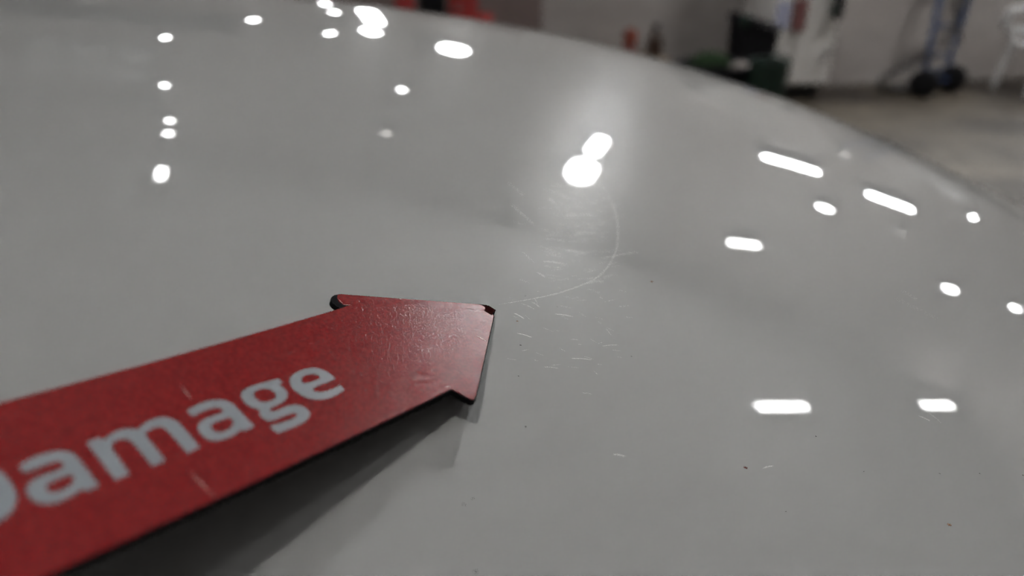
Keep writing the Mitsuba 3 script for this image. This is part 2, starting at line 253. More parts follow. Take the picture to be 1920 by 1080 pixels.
part(car, 'hairline_scratches', join(*[ribbon(s, .00006, lift=.6e-5, samples=3) for s in [[[0.01005, 0.15416], [0.01147, 0.15438], [0.01287, 0.15431]], [[0.02177, 0.18011], [0.02335, 0.18153], [0.02489, 0.18256]], [[0.01645, 0.14728], [0.01815, 0.14861], [0.01985, 0.14968]], [[0.00833, 0.14536], [0.01032, 0.14669], [0.01234, 0.14777]], [[0.01422, 0.1709], [0.01613, 0.17198], [0.01804, 0.17272]], [[0.01128, 0.18233], [0.01364, 0.18355], [0.01601, 0.18438]], [[0.01604, 0.15322], [0.01706, 0.15381], [0.01806, 0.15409]], [[0.01096, 0.19924], [0.01311, 0.19993], [0.01524, 0.20014]], [[0.01554, 0.17462], [0.01662, 0.17531], [0.01768, 0.17562]], [[0.01045, 0.17909], [0.01144, 0.17979], [0.01241, 0.18011]], [[0.02005, 0.15812], [0.02113, 0.15872], [0.02218, 0.159]], [[0.00926, 0.16754], [0.01082, 0.16887], [0.01238, 0.16986]], [[0.01301, 0.14917], [0.01378, 0.14975], [0.01453, 0.15004]], [[0.01699, 0.14979], [0.0183, 0.15073], [0.01959, 0.15139]], [[0.02389, 0.19053], [0.02616, 0.19174], [0.02842, 0.19254]], [[0.0201, 0.17516], [0.02125, 0.17592], [0.02236, 0.17632]], [[0.02079, 0.16336], [0.02262, 0.1645], [0.02444, 0.16532]], [[0.01998, 0.1915], [0.02154, 0.19237], [0.02306, 0.1928]], [[0.01446, 0.15941], [0.01619, 0.16075], [0.0179, 0.16178]], [[0.00784, 0.15702], [0.00978, 0.1576], [0.01171, 0.15788]], [[0.0093, 0.15155], [0.01057, 0.15224], [0.01183, 0.15265]], [[0.00786, 0.14649], [0.00893, 0.14682], [0.01, 0.14688]], [[0.01511, 0.1763], [0.01686, 0.17635], [0.01859, 0.17601]], [[0.01198, 0.17956], [0.0145, 0.1806], [0.01703, 0.18127]], [[0.0146, 0.19106], [0.01616, 0.19203], [0.0177, 0.19257]], [[0.01094, 0.15317], [0.01179, 0.15357], [0.01263, 0.15367]], [[0.01539, 0.17091], [0.01711, 0.17249], [0.01883, 0.17373]], [[0.02587, 0.1891], [0.02755, 0.18998], [0.02919, 0.19044]], [[0.01664, 0.1893], [0.0181, 0.19054], [0.01953, 0.19136]], [[0.01539, 0.17249], [0.01688, 0.173], [0.01836, 0.17316]], [[0.02549, 0.18445], [0.02791, 0.18652], [0.03033, 0.18821]], [[0.00902, 0.15705], [0.01042, 0.15722], [0.01181, 0.15708]], [[0.01498, 0.2019], [0.01584, 0.20231], [0.01666, 0.20224]], [[0.02218, 0.19236], [0.023, 0.19252], [0.02378, 0.19223]], [[0.01679, 0.15255], [0.01802, 0.15348], [0.01925, 0.15411]], [[0.01229, 0.16171], [0.01412, 0.16148], [0.01592, 0.16092]], [[0.01457, 0.16072], [0.01575, 0.16088], [0.01691, 0.16071]], [[0.00868, 0.15], [0.0101, 0.15103], [0.01152, 0.15178]], [[0.01342, 0.18045], [0.01507, 0.18154], [0.01672, 0.18225]], [[0.01356, 0.1685], [0.0151, 0.16954], [0.01663, 0.17024]], [[0.01586, 0.16798], [0.01744, 0.16916], [0.01901, 0.17]], [[0.0089, 0.1671], [0.01053, 0.16781], [0.01215, 0.16818]], [[0.00675, 0.18161], [0.00846, 0.18247], [0.01018, 0.18293]], [[0.01708, 0.14812], [0.01894, 0.14929], [0.0208, 0.1502]], [[0.01357, 0.17347], [0.01473, 0.17406], [0.01588, 0.17429]], [[0.01499, 0.18542], [0.0174, 0.18691], [0.01981, 0.18801]], [[0.0117, 0.18372], [0.01256, 0.18437], [0.01339, 0.18461]], [[0.01199, 0.17032], [0.01355, 0.17036], [0.01509, 0.17005]], [[0.01631, 0.17242], [0.01867, 0.17339], [0.02102, 0.174]], [[0.02738, 0.19083], [0.02863, 0.1923], [0.02984, 0.19333]], [[0.02052, 0.15182], [0.02181, 0.15279], [0.02307, 0.15348]], [[0.01753, 0.19952], [0.01873, 0.19997], [0.0199, 0.19994]], [[0.01651, 0.14951], [0.01844, 0.1495], [0.02035, 0.1492]], [[0.02239, 0.15361], [0.02321, 0.15396], [0.02399, 0.15401]], [[0.01356, 0.15642], [0.01473, 0.1569], [0.01588, 0.15708]], [[0.01584, 0.19645], [0.018, 0.19652], [0.02013, 0.19615]], [[0.02174, 0.17842], [0.02435, 0.18174], [0.027, 0.18477]], [[0.01599, 0.17549], [0.01742, 0.1767], [0.01883, 0.17753]], [[0.02234, 0.18703], [0.02359, 0.18808], [0.02481, 0.18871]], [[0.01318, 0.17333], [0.01392, 0.17377], [0.01464, 0.17383]], [[0.01297, 0.19163], [0.01447, 0.19273], [0.01595, 0.19339]], [[0.02192, 0.17878], [0.02423, 0.1804], [0.02654, 0.18167]], [[0.00728, 0.14778], [0.0089, 0.14802], [0.01052, 0.14798]], [[0.01031, 0.1835], [0.01268, 0.18446], [0.01505, 0.18502]], [[0.01363, 0.16928], [0.01462, 0.16964], [0.01559, 0.16965]], [[0.01952, 0.16216], [0.02051, 0.16256], [0.02148, 0.16264]], [[0.01329, 0.17657], [0.01524, 0.17752], [0.01719, 0.17811]], [[0.01889, 0.1755], [0.01976, 0.17651], [0.0206, 0.17714]], [[0.02111, 0.17276], [0.02292, 0.17457], [0.02471, 0.17604]], [[0.02278, 0.15871], [0.02394, 0.15962], [0.02507, 0.16022]], [[0.01473, 0.1709], [0.01714, 0.17207], [0.01956, 0.17289]], [[0.01366, 0.172], [0.01519, 0.17265], [0.01671, 0.17294]], [[0.01571, 0.17008], [0.01687, 0.17116], [0.01802, 0.17189]], [[0.01768, 0.17789], [0.01987, 0.17901], [0.02205, 0.17976]], [[0.0105, 0.18642], [0.01249, 0.18762], [0.01447, 0.18842]], [[0.01282, 0.19845], [0.01374, 0.1991], [0.01464, 0.19927]], [[0.00715, 0.15181], [0.00808, 0.15167], [0.00898, 0.15125]], [[0.01752, 0.19953], [0.01842, 0.19998], [0.01929, 0.19996]], [[0.02194, 0.20655], [0.02449, 0.20635], [0.02698, 0.20565]], [[0.01407, 0.16582], [0.01512, 0.16671], [0.01615, 0.16727]], [[0.01137, 0.1662], [0.01297, 0.16647], [0.01456, 0.16639]], [[0.0016, 0.14365], [0.00294, 0.1432], [0.00426, 0.14248]], [[0.01712, 0.17253], [0.01901, 0.17346], [0.02089, 0.17404]], [[0.00936, 0.16769], [0.01015, 0.16813], [0.01092, 0.16823]], [[0.01141, 0.18458], [0.01371, 0.18466], [0.01598, 0.18432]], [[0.00702, 0.15821], [0.00923, 0.15855], [0.01144, 0.15858]], [[0.02071, 0.16929], [0.02246, 0.17001], [0.02418, 0.17038]], [[0.00781, 0.16644], [0.00937, 0.16749], [0.01094, 0.16821]], [[0.01269, 0.18722], [0.01527, 0.18801], [0.01785, 0.18839]], [[0.01697, 0.19793], [0.01841, 0.19899], [0.01982, 0.1996]], [[0.01412, 0.18257], [0.01533, 0.1833], [0.01653, 0.18363]], [[0.01448, 0.14835], [0.01659, 0.14958], [0.01871, 0.15055]], [[0.01222, 0.17841], [0.01388, 0.17904], [0.01551, 0.17928]], [[0.00215, 0.1562], [0.00366, 0.15424], [0.00513, 0.15202]], [[0.0185, 0.19549], [0.01967, 0.19588], [0.0208, 0.19581]], [[0.01135, 0.14769], [0.01198, 0.14791], [0.0126, 0.14784]], [[0.01886, 0.16935], [0.02101, 0.17107], [0.02317, 0.17247]], [[0.01378, 0.18649], [0.01564, 0.18651], [0.01747, 0.18612]], [[0.02177, 0.19218], [0.02284, 0.19332], [0.02388, 0.19402]], [[0.02009, 0.17627], [0.02108, 0.17645], [0.02203, 0.17625]], [[0.01229, 0.20109], [0.01485, 0.20174], [0.01739, 0.20192]], [[0.00957, 0.16899], [0.011, 0.17005], [0.01242, 0.17076]], [[0.02295, 0.15742], [0.02402, 0.15804], [0.02507, 0.15834]], [[0.01369, 0.19238], [0.01617, 0.1926], [0.01862, 0.19239]], [[0.01979, 0.17779], [0.02203, 0.17926], [0.02427, 0.18036]], [[0.02423, 0.19927], [0.02515, 0.2002], [0.02603, 0.20066]], [[0.01912, 0.15003], [0.02072, 0.15144], [0.02231, 0.15259]], [[0.01464, 0.18199], [0.01541, 0.18282], [0.01615, 0.18324]], [[0.02434, 0.19574], [0.02579, 0.19739], [0.0272, 0.19859]], [[0.01597, 0.18052], [0.01712, 0.18101], [0.01824, 0.18111]], [[0.01971, 0.19258], [0.02223, 0.19437], [0.02474, 0.19575]], [[0.02132, 0.17226], [0.02286, 0.17233], [0.02437, 0.17203]], [[0.01675, 0.14803], [0.01858, 0.14921], [0.02041, 0.15012]], [[0.01848, 0.15436], [0.01913, 0.15465], [0.01976, 0.15463]], [[0.00868, 0.16109], [0.01064, 0.16133], [0.0126, 0.16125]], [[0.01227, 0.16905], [0.01388, 0.16867], [0.01545, 0.16795]], [[0.00945, 0.14764], [0.01015, 0.14795], [0.01084, 0.14798]], [[0.02255, 0.16466], [0.02487, 0.16598], [0.02718, 0.16698]], [[0.02612, 0.19249], [0.02806, 0.1939], [0.02997, 0.19488]], [[0.00652, 0.16969], [0.00856, 0.16945], [0.01057, 0.16885]], [[0.01703, 0.17464], [0.01946, 0.17563], [0.02187, 0.17626]], [[0.01193, 0.19541], [0.01335, 0.19606], [0.01475, 0.19626]], [[0.01827, 0.17786], [0.01943, 0.17839], [0.02056, 0.17854]], [[0.01693, 0.16723], [0.01807, 0.16836], [0.0192, 0.16915]], [[0.01868, 0.17728], [0.02023, 0.17782], [0.02175, 0.17798]], [[0.02051, 0.18178], [0.02179, 0.18236], [0.02305, 0.18254]], [[0.0106, 0.18699], [0.01202, 0.18732], [0.01341, 0.18722]], [[-5e-05, 0.17074], [0.00171, 0.17068], [0.00347, 0.17027]], [[0.01767, 0.17488], [0.01922, 0.17584], [0.02075, 0.17643]], [[0.01092, 0.17149], [0.01178, 0.17221], [0.01263, 0.17257]], [[0.01041, 0.13181], [0.01142, 0.13172]], [[0.00172, 0.11818], [0.00317, 0.11911]], [[0.01596, 0.14484], [0.01787, 0.14541]], [[0.00977, 0.14352], [0.01051, 0.14282]], [[0.00967, 0.13212], [0.01076, 0.13247]], [[0.01359, 0.12012], [0.01551, 0.11971]], [[0.00606, 0.12705], [0.00807, 0.12628]], [[0.01764, 0.12469], [0.01849, 0.12436]], [[0.01163, 0.12513], [0.01284, 0.12499]], [[0.02361, 0.13687], [0.02541, 0.13704]], [[0.0166, 0.12501], [0.01788, 0.12607]], [[0.0103, 0.116], [0.0124, 0.11631]], [[0.00395, 0.11622], [0.00474, 0.11604]], [[0.01999, 0.12205], [0.0212, 0.12198]], [[-0.00048, 0.13571], [0.00021, 0.13491]], [[0.01346, 0.13955], [0.01595, 0.14038]], [[0.01255, 0.12363], [0.01372, 0.12379]], [[0.00832, 0.12706], [0.00932, 0.12689]], [[0.0089, 0.12136], [0.01019, 0.12047]], [[0.01744, 0.13303], [0.01819, 0.13254]], [[0.02352, 0.14725], [0.0253, 0.14716]], [[0.01064, 0.14015], [0.01245, 0.14021]], [[0.0001, 0.12912], [0.00119, 0.12891]], [[0.02214, 0.14006], [0.02507, 0.14154]], [[0.01893, 0.13106], [0.01999, 0.12843]], [[0.01966, 0.14107], [0.02241, 0.1432]], [[0.01772, 0.14486], [0.01911, 0.14448]], [[0.01383, 0.1351], [0.01524, 0.13366]], [[0.00711, 0.11552], [0.00886, 0.1162]], [[0.01493, 0.11629], [0.01583, 0.11521]], [[0.00464, 0.13729], [0.00532, 0.13496]], [[0.01872, 0.14345], [0.01943, 0.14208]], [[0.01907, 0.13145], [0.02058, 0.13056]], [[0.01133, 0.12476], [0.01276, 0.12516]], [[0.01711, 0.1345], [0.01869, 0.13412]], [[0.00507, 0.13995], [0.00608, 0.14037]], [[0.0194, 0.12392], [0.02124, 0.12418]], [[0.00253, 0.13027], [0.0039, 0.12863]], [[0.01238, 0.13988], [0.01336, 0.13995]], [[0.01583, 0.11845], [0.01688, 0.11859]], [[-0.00095, 0.11517], [0.00088, 0.11521]], [[0.00975, 0.13621], [0.01223, 0.13614]], [[0.00424, 0.1186], [0.00582, 0.11803]], [[0.01326, 0.14104], [0.01419, 0.14042]], [[0.01507, 0.12637], [0.01654, 0.12541]]]]), 'scratch_white', kind='stuff')
for x, y, r, k in [[0.03218, 0.15441, 0.5, 0], [0.03892, 0.09782, 0.5, 1], [0.07801, 0.10661, 0.22, 2], [0.08738, 0.1092, 0.2, 2], [0.00225, 0.09816, 0.25, 2], [0.02308, 0.12307, 0.22, 2], [0.00159, 0.11998, 0.22, 2], [0.00104, 0.12768, 0.3, 0], [0.07307, 0.09384, 0.5, 0], [0.0978, 0.11175, 0.22, 2], [0.05551, 0.10978, 0.22, 2], [-0.00676, 0.08042, 0.25, 2], [-0.00554, 0.08162, 0.2, 2], [-0.00468, 0.06977, 0.3, 2], [0.04328, 0.08962, 0.2, 2], [-0.00613, 0.10731, 0.2, 2], [0.00113, 0.11074, 0.18, 2], [0.06179, 0.10278, 0.15, 2], [0.00276, 0.13739, 0.2, 2], [0.00933, 0.13562, 0.2, 2]]:
    m = trimesh.creation.icosphere(subdivisions=2, radius=1.0)
    m.vertices *= 1 + .35 * (rng.random((len(m.vertices), 1)) - .5)
    m.apply_scale([r * 1e-3 * .7, r * 1e-3 * .45, r * 1e-3 * .12]); m.apply_transform(trimesh.geometry.align_vectors([0, 0, 1], panel_n(x, y)))
    m.apply_translation([x, y, float(panel_z(x, y))])
    part(car, 'paint_speck', m, ('rust_speck', 'red_speck', 'black_speck')[k], smooth=True)

# ---------------------------------------------------------------- the arrow magnet
FT = np.array([-0.003255, 0.12995, -0.068797]) + [0, 0, EYE]; FE = np.array([-0.581314, -0.795473, 0.171162]); FP = np.array([0.754567, -0.605734, -0.252417]); FN = np.array([0.304469, -0.017581, 0.95236]); BEND = 0.3849
def place(v):
    """millimetres along the arrow from its point, across it, and above its face -> metres in the hall; the shaft bends up gently"""
    a, b, c = v[:, 0] / 1e3, v[:, 1] / 1e3, v[:, 2] / 1e3
    w = BEND * np.maximum(0, a - .035)**2; sl = 2 * BEND * np.maximum(0, a - .035)
    return FT + (a - c * sl)[:, None] * FE + b[:, None] * FP + (c + w)[:, None] * FN
def slab(poly, z0, z1, bevel=0.0, step=2.5):
    """a flat plate cut to the outline, its faces split finely enough to bend"""
    parts = []
    x0, _, x1, _ = poly.bounds
    for g in getattr(poly, 'geoms', [poly]):
        parts.append(trimesh.creation.extrude_polygon(g.segmentize(step), z1 - z0, engine='earcut'))
    m = trimesh.util.concatenate(parts); m.apply_translation([0, 0, z0])
    m = trimesh.Trimesh(*trimesh.remesh.subdivide_to_size(m.vertices, m.faces, 4.0), process=False)
    m.vertices = place(np.array(m.vertices)); m.fix_normals() if m.is_watertight else None
    return m
FACE = [[28.788, 13.711], [28.448, 14.814], [28.158, 16.187], [27.747, 17.218], [27.311, 17.422], [26.533, 17.11], [3.634, 2.509], [3.228, 1.491], [2.633, -1.231], [3.753, -1.984], [26.889, -15.538], [27.469, -15.367], [28.205, -14.649], [28.66, -13.547], [28.406, -12.427], [27.573, -11.971]]
FAR = 108.0
outline = FACE[:-1] + [[31.3, -11.82], [FAR, -11.82], [FAR + 3, -9], [FAR + 3, 11], [FAR, 13.75], [31, 13.75]]
outline = [FACE[-1]] + outline[len(FACE) - 1:] + outline[:len(FACE) - 1]
face_poly = Polygon(outline).buffer(0)
CHIPS = [Polygon(c).buffer(0) for c in [[[2.979, -1.648], [1.803, -0.93], [2.426, 0.84], [2.928, 0.414]], [[2.727, -0.31], [2.114, 1.283], [3.912, 2.184], [4.175, 0.466]], [[1.488, -0.484], [1.373, 1.103], [2.246, 1.528], [2.475, -0.098]]]]
magnet = thing('arrow_magnet', 'red arrow-shaped magnet with the word Damage in white, lying on the white car', 'magnet')
base_poly = shapely.unary_union([face_poly.buffer(.16), Polygon([[26.534, -15.446], [27.744, -15.765], [28.751, -15.439], [29.46, -14.813], [29.778, -13.938], [29.838, -12.596], [28.861, -11.623]]).buffer(.05)] + [c.buffer(.1) for c in CHIPS]).buffer(.25).buffer(-.25)
part(magnet, 'rubber_backing', slab(base_poly, -1.15, -.14), 'black_rubber', 'black magnetic rubber backing')
sheet = face_poly.difference(shapely.unary_union(CHIPS))
part(magnet, 'face_sheet', slab(sheet, -.14, 0), 'red_sheet', 'red printed face with the tip chipped')
core = shapely.unary_union(CHIPS).intersection(base_poly)
part(magnet, 'chipped_tip', slab(core, -.14, -.08), 'maroon_core', 'dark maroon chips at the tip')
LET = {'e': [[[43.476, 2.935], [43.429, 1.882], [43.497, 0.867], [43.863, 0.02], [44.499, -0.682], [45.535, -1.067], [46.776, -1.171], [48.073, -0.992], [49.101, -0.582], [49.821, 0.079], [50.346, 1.032], [50.51, 1.962], [50.477, 2.988], [50.237, 3.922], [49.855, 4.673], [49.142, 5.369], [48.211, 5.809], [47.05, 5.992], [45.507, 5.93], [44.004, 5.512], [43.836, 4.341], [45.382, 4.548], [46.682, 4.499], [47.505, 4.253], [48.067, 3.699], [48.139, 3.291], [47.754, 3.048], [47.007, 2.936], [45.401, 2.965]], [[48.029, 0.508], [47.422, 0.197], [46.508, 0.148], [45.686, 0.409], [45.281, 1.009], [45.376, 1.707], [46.644, 1.772], [48.149, 1.655], [48.343, 1.177]]], 'g': [[[50.764, -1.145], [50.835, -0.048], [51.598, 0.056], [51.489, 0.724], [51.495, 1.629], [51.795, 2.467], [52.473, 3.085], [53.47, 3.511], [54.481, 3.624], [55.426, 3.669], [55.974, 3.835], [56.084, 4.244], [55.649, 4.49], [54.852, 4.467], [53.758, 4.413], [52.77, 4.523], [52.067, 4.839], [51.637, 5.509], [51.494, 6.366], [51.695, 7.216], [52.314, 7.813], [53.197, 8.151], [54.293, 8.351], [55.519, 8.406], [56.772, 8.358], [57.946, 8.239], [58.135, 7.824], [58.004, 6.554], [57.293, 6.695], [55.891, 6.868], [54.643, 6.94], [53.741, 6.803], [53.342, 6.464], [53.589, 6.095], [54.376, 5.911], [55.434, 5.926], [56.495, 5.966], [57.22, 5.916], [57.702, 5.547], [57.947, 4.856], [57.832, 4.093], [57.407, 3.591], [57.208, 3.141], [57.649, 2.707], [57.98, 1.77], [57.992, 0.723], [57.733, -0.186], [57.201, -0.863], [56.344, -1.282], [55.197, -1.46], [53.943, -1.395], [52.473, -1.224]], [[55.98, 0.186], [55.299, -0.229], [54.482, -0.283], [53.749, -0.028], [53.306, 0.45], [53.252, 1.275], [53.464, 1.95], [54.034, 2.323], [54.755, 2.411], [55.601, 2.328], [56.142, 1.837], [56.203, 1.034]]], 'a2': [[[65.134, -1.007], [64.171, -1.285], [63.031, -1.48], [61.989, -1.493], [61.058, -1.308], [60.252, -0.911], [59.718, -0.366], [59.437, 0.423], [59.424, 1.202], [59.674, 5.717], [61.3, 5.858], [61.406, 5.375], [62.01, 5.613], [63.042, 5.852], [63.932, 5.904], [64.868, 5.794], [65.525, 5.53], [66.0, 4.997], [66.181, 4.132], [66.125, 3.275], [65.889, 2.513], [65.409, 1.881], [64.677, 1.512], [63.749, 1.375], [62.744, 1.406], [61.787, 1.402], [61.399, 1.346], [61.261, 0.874], [61.46, 0.378], [62.026, 0.174], [62.824, 0.073], [63.709, 0.123], [64.55, 0.256], [65.257, 0.325], [65.257, -0.34]], [[64.191, 2.841], [63.571, 2.67], [62.727, 2.689], [61.389, 2.644], [61.405, 3.511], [61.635, 3.914], [62.275, 4.341], [63.154, 4.618], [64.034, 4.533], [64.41, 4.081], [64.438, 3.416]]], 'm': [[[77.578, -1.359], [75.989, -1.469], [75.808, -0.809], [74.862, -1.308], [73.887, -1.599], [73.007, -1.526], [72.33, -1.212], [71.865, -0.657], [70.973, -1.17], [69.924, -1.467], [68.817, -1.52], [67.924, -1.172], [67.4, -0.498], [67.184, 0.383], [67.175, 1.441], [67.442, 5.613], [69.287, 5.851], [69.106, 1.294], [69.186, 0.512], [69.647, 0.071], [70.42, 0.025], [71.163, 0.253], [71.572, 0.593], [71.898, 5.577], [73.632, 5.792], [73.461, 1.469], [73.522, 0.664], [73.883, 0.102], [74.563, -0.014], [75.25, 0.208], [75.765, 0.728], [76.113, 5.566], [77.915, 5.716]]], 'a1': [[[84.731, -1.118], [83.802, -1.558], [82.769, -1.74], [81.701, -1.769], [80.787, -1.601], [79.969, -1.194], [79.513, -0.546], [79.354, 0.45], [79.402, 1.683], [79.523, 5.582], [80.883, 5.697], [81.187, 5.225], [82.198, 5.543], [83.228, 5.692], [84.189, 5.736], [84.946, 5.375], [85.524, 4.803], [85.742, 3.936], [85.77, 3.054], [85.554, 2.385], [85.02, 1.77], [84.202, 1.314], [83.306, 1.239], [82.292, 1.296], [81.359, 1.22], [81.072, 0.961], [81.051, 0.389], [81.384, 0.042], [82.091, -0.021], [83.016, 0.067], [83.837, 0.135], [84.475, 0.167], [84.756, -0.075], [84.838, -0.688]], [[83.961, 3.12], [83.615, 2.789], [82.776, 2.69], [81.771, 2.613], [81.107, 2.598], [81.122, 3.23], [81.447, 3.733], [82.162, 4.12], [82.943, 4.245], [83.615, 4.159], [83.942, 3.679]]], 'Dcurve': [[86.364, -1.477], [86.23, -0.356], [86.27, 0.987], [86.382, 2.13], [86.622, 3.041], [87.03, 3.826], [87.602, 4.488], [88.33, 5.025], [89.206, 5.443]]}
def letter(name, polys, lab):
    o = Polygon(chaikin(polys[0])).buffer(0)
    for h in polys[1:]: o = o.difference(Polygon(chaikin(h)).buffer(0))
    part(magnet, name, slab(o, .004, .03), 'white_print', lab)
# the D: its bowl as seen, its stem and counter beyond the picture's edge
Dc = np.array(LET['Dcurve']); top, bot = Dc[0], Dc[-1]
xs = max(top[0], bot[0]) + 7.5
up_, dn_ = -5.6, 5.55
Dout = [list(p) for p in Dc] + [[bot[0] + 2.5, dn_], [xs, dn_], [xs, up_], [top[0] + 2.5, up_]]
Din = [[Dc[3][0] + 3.2, 0.3], [xs - 2.6, 3.4], [xs - 2.6, -3.2]]
letter('letter', [Dout, Din], 'white letter D')
letter('letter', LET['a1'], 'white letter a beside the D')
letter('letter', LET['m'], 'white letter m')
letter('letter', LET['a2'], 'white letter a between m and g')
letter('letter', LET['g'], 'white letter g')
letter('letter', LET['e'], 'white letter e')
for pts in [[[70.644, 8.092], [70.595, 13.796]], [[63.091, -5.896], [63.47, -2.3]], [[12.536, 5.422], [12.182, 7.604]], [[28.232, -14.474], [28.411, -12.704]], [[28.815, -12.66], [27.214, -11.815]], [[29.362, 12.933], [28.449, 13.288]]]:
    p = np.array(pts); d = p[1] - p[0]; d = d / np.linalg.norm(d); s = np.array([-d[1], d[0]]) * .09
    part(magnet, 'nick', slab(Polygon([p[0], (p[0] + p[1]) / 2 + s, p[1], (p[0] + p[1]) / 2 - s]), .002, .012), 'pale_nick', 'pale scuff')

# ---------------------------------------------------------------- lamps
glow_cache = {}
def glow(L, tint):
    return {'type': 'area', 'radiance': rgb(*(L * np.array(tint)).tolist())}
SAY = {'key': ('floodlight', 'large square floodlight high on the back wall, the brightest reflection above the scratch', 'lamp'),
       'key2': ('floodlight', 'narrow floodlight below the large one, upper part of the brightest reflection', 'lamp')}
def lamp(idx, kind, c, ax, wd, ln, w, on_ceiling):
    c, ax, wd = np.array(c), np.array(ax), np.array(wd)
    out = np.array([0, 0, -1.0]) if on_ceiling else -VV
    if np.dot(np.cross(ax, wd), out) < 0: wd = -wd
    if kind.startswith('key'): ax, wd, ln, w = (UU, np.array([0, 0, 1.0]), ln, w) if kind == 'key' else (UU, np.array([0, 0, 1.0]), w, ln)
    if np.dot(np.cross(ax, wd), out) < 0: wd = -wd
    back = (HZ - c[2]) if on_ceiling else (6.78 - c @ VV)
    M = np.eye(4); M[:3, 0], M[:3, 1], M[:3, 2], M[:3, 3] = ax, wd, out, c
    name = 'floodlight' if kind.startswith('key') else 'ceiling_lamp' if on_ceiling else 'wall_lamp'
    lab, grp = LAMPSAY[idx], None
    t = thing(name, lab, 'lamp', grp)
    hs = rbox(-ln / 2 - .02, ln / 2 + .02, -w / 2 - .02, w / 2 + .02, -back, -.004, .012); hs.apply_transform(M)
    part(t, 'housing', hs, 'lamp_housing')
    r = min(w, ln) * .45
    pl = Polygon([(-ln / 2 + r, -w / 2 + r), (ln / 2 - r, -w / 2 + r), (ln / 2 - r, w / 2 - r), (-ln / 2 + r, w / 2 - r)]).buffer(r, quad_segs=4)
    df = trimesh.creation.extrude_polygon(pl, .006, engine='earcut'); df.apply_translation([0, 0, -.003]); df.apply_transform(M)
    L, tint = GLOW[kind]
    part(t, 'diffuser', df, 'lamp_housing', emitter=glow(L, tint))
LAMPS = [['key', [1.789, 7.038, 4.005], [0.7667, 0.1352, -0.6276], [0.618, 0.109, 0.7786], 0.321, 0.403, False], ['key2', [1.768, 7.034, 3.524], [-0.1446, -0.0255, -0.9892], [0.9741, 0.1718, -0.1469], 0.36, 0.161, False], ['t', [3.793, 7.391, 2.322], [0.9227, 0.1627, -0.3496], [0.3443, 0.0607, 0.9369], 0.765, 0.113, False], ['t', [5.182, 7.636, 1.925], [0.9264, 0.1633, -0.3394], [0.3342, 0.0589, 0.9407], 0.712, 0.13, False], ['o', [6.095, 7.797, 0.991], [0.9488, 0.1673, -0.2679], [0.2638, 0.0465, 0.9635], 0.056, 0.178, False], ['o', [4.638, 7.54, 2.801], [0.9479, 0.1671, -0.271], [0.2669, 0.0471, 0.9626], 0.216, 0.093, False], ['t', [4.167, 7.457, 4.102], [0.9044, 0.1595, -0.3957], [0.3897, 0.0687, 0.9184], 0.436, 0.093, False], ['t1', [4.726, 5.485, 5.12], [0.8723, 0.489, 0.0], [0.489, -0.8723, -0.0], 1.029, 0.095, True], ['t', [8.718, 7.864, 5.12], [0.8503, 0.5264, 0.0], [0.5264, -0.8503, 0.0], 1.362, 0.102, True], ['o', [7.178, 7.988, 2.905], [0.9154, 0.1614, -0.3688], [0.3632, 0.064, 0.9295], 0.23, 0.122, False], ['o', [8.266, 8.18, 2.424], [0.9416, 0.166, -0.293], [0.2886, 0.0509, 0.9561], 0.164, 0.12, False], ['o', [-1.852, 6.396, 2.601], [0.8466, 0.1493, 0.5108], [-0.5031, -0.0887, 0.8597], 0.055, 0.1, False], ['o', [-2.479, 6.285, 3.25], [0.8811, 0.1554, 0.4466], [-0.4398, -0.0776, 0.8947], 0.051, 0.07, False], ['o', [-2.403, 6.298, 4.12], [0.9571, 0.1688, 0.2357], [-0.2322, -0.0409, 0.9718], 0.058, 0.051, False], ['o', [-2.313, 6.314, 4.661], [0.9656, 0.1703, 0.1966], [-0.1936, -0.0341, 0.9805], 0.06, 0.048, False], ['o', [-2.307, 6.315, 4.857], [0.9791, 0.1726, -0.1073], [0.1056, 0.0186, 0.9942], 0.072, 0.057, False], ['r', [-2.126, 5.78, 5.12], [0.3114, -0.9503, 0.0], [-0.9503, -0.3114, 0.0], 0.28, 0.078, True], ['o', [-1.422, 6.471, 1.583], [0.3353, 0.0591, 0.9403], [-0.926, -0.1633, 0.3405], 0.107, 0.08, False], ['o', [-1.286, 6.495, 1.991], [0.4005, 0.0706, 0.9136], [-0.8997, -0.1586, 0.4066], 0.087, 0.07, False], ['o', [-1.2, 6.511, 2.687], [0.853, 0.1504, 0.4997], [-0.4921, -0.0868, 0.8662], 0.048, 0.1, False], ['bl', [-0.989, 6.548, 1.931], [0.325, 0.0573, 0.944], [-0.9296, -0.1639, 0.33], 0.628, 0.146, False], ['bl', [-0.891, 6.565, 2.467], [0.7322, 0.1291, -0.6688], [0.6586, 0.1161, 0.7435], 0.14, 0.184, False], ['t', [-0.127, 6.7, 2.52], [0.982, 0.1732, 0.0752], [-0.074, -0.0131, 0.9972], 0.273, 0.238, False], ['o', [-0.36, 6.659, 3.54], [0.9847, 0.1736, 0.0131], [-0.0129, -0.0023, 0.9999], 0.069, 0.046, False], ['dim', [-0.321, 6.665, 4.282], [0.967, 0.1705, -0.1892], [0.1864, 0.0329, 0.9819], 0.054, 0.058, False], ['dim2', [4.115, 7.448, 1.433], [0.8843, 0.1559, -0.4402], [0.4335, 0.0764, 0.8979], 0.022, 0.141, False], ['dim2', [5.753, 7.737, 2.421], [0.9234, 0.1628, -0.3475], [0.3423, 0.0604, 0.9377], 0.026, 0.106, False]]
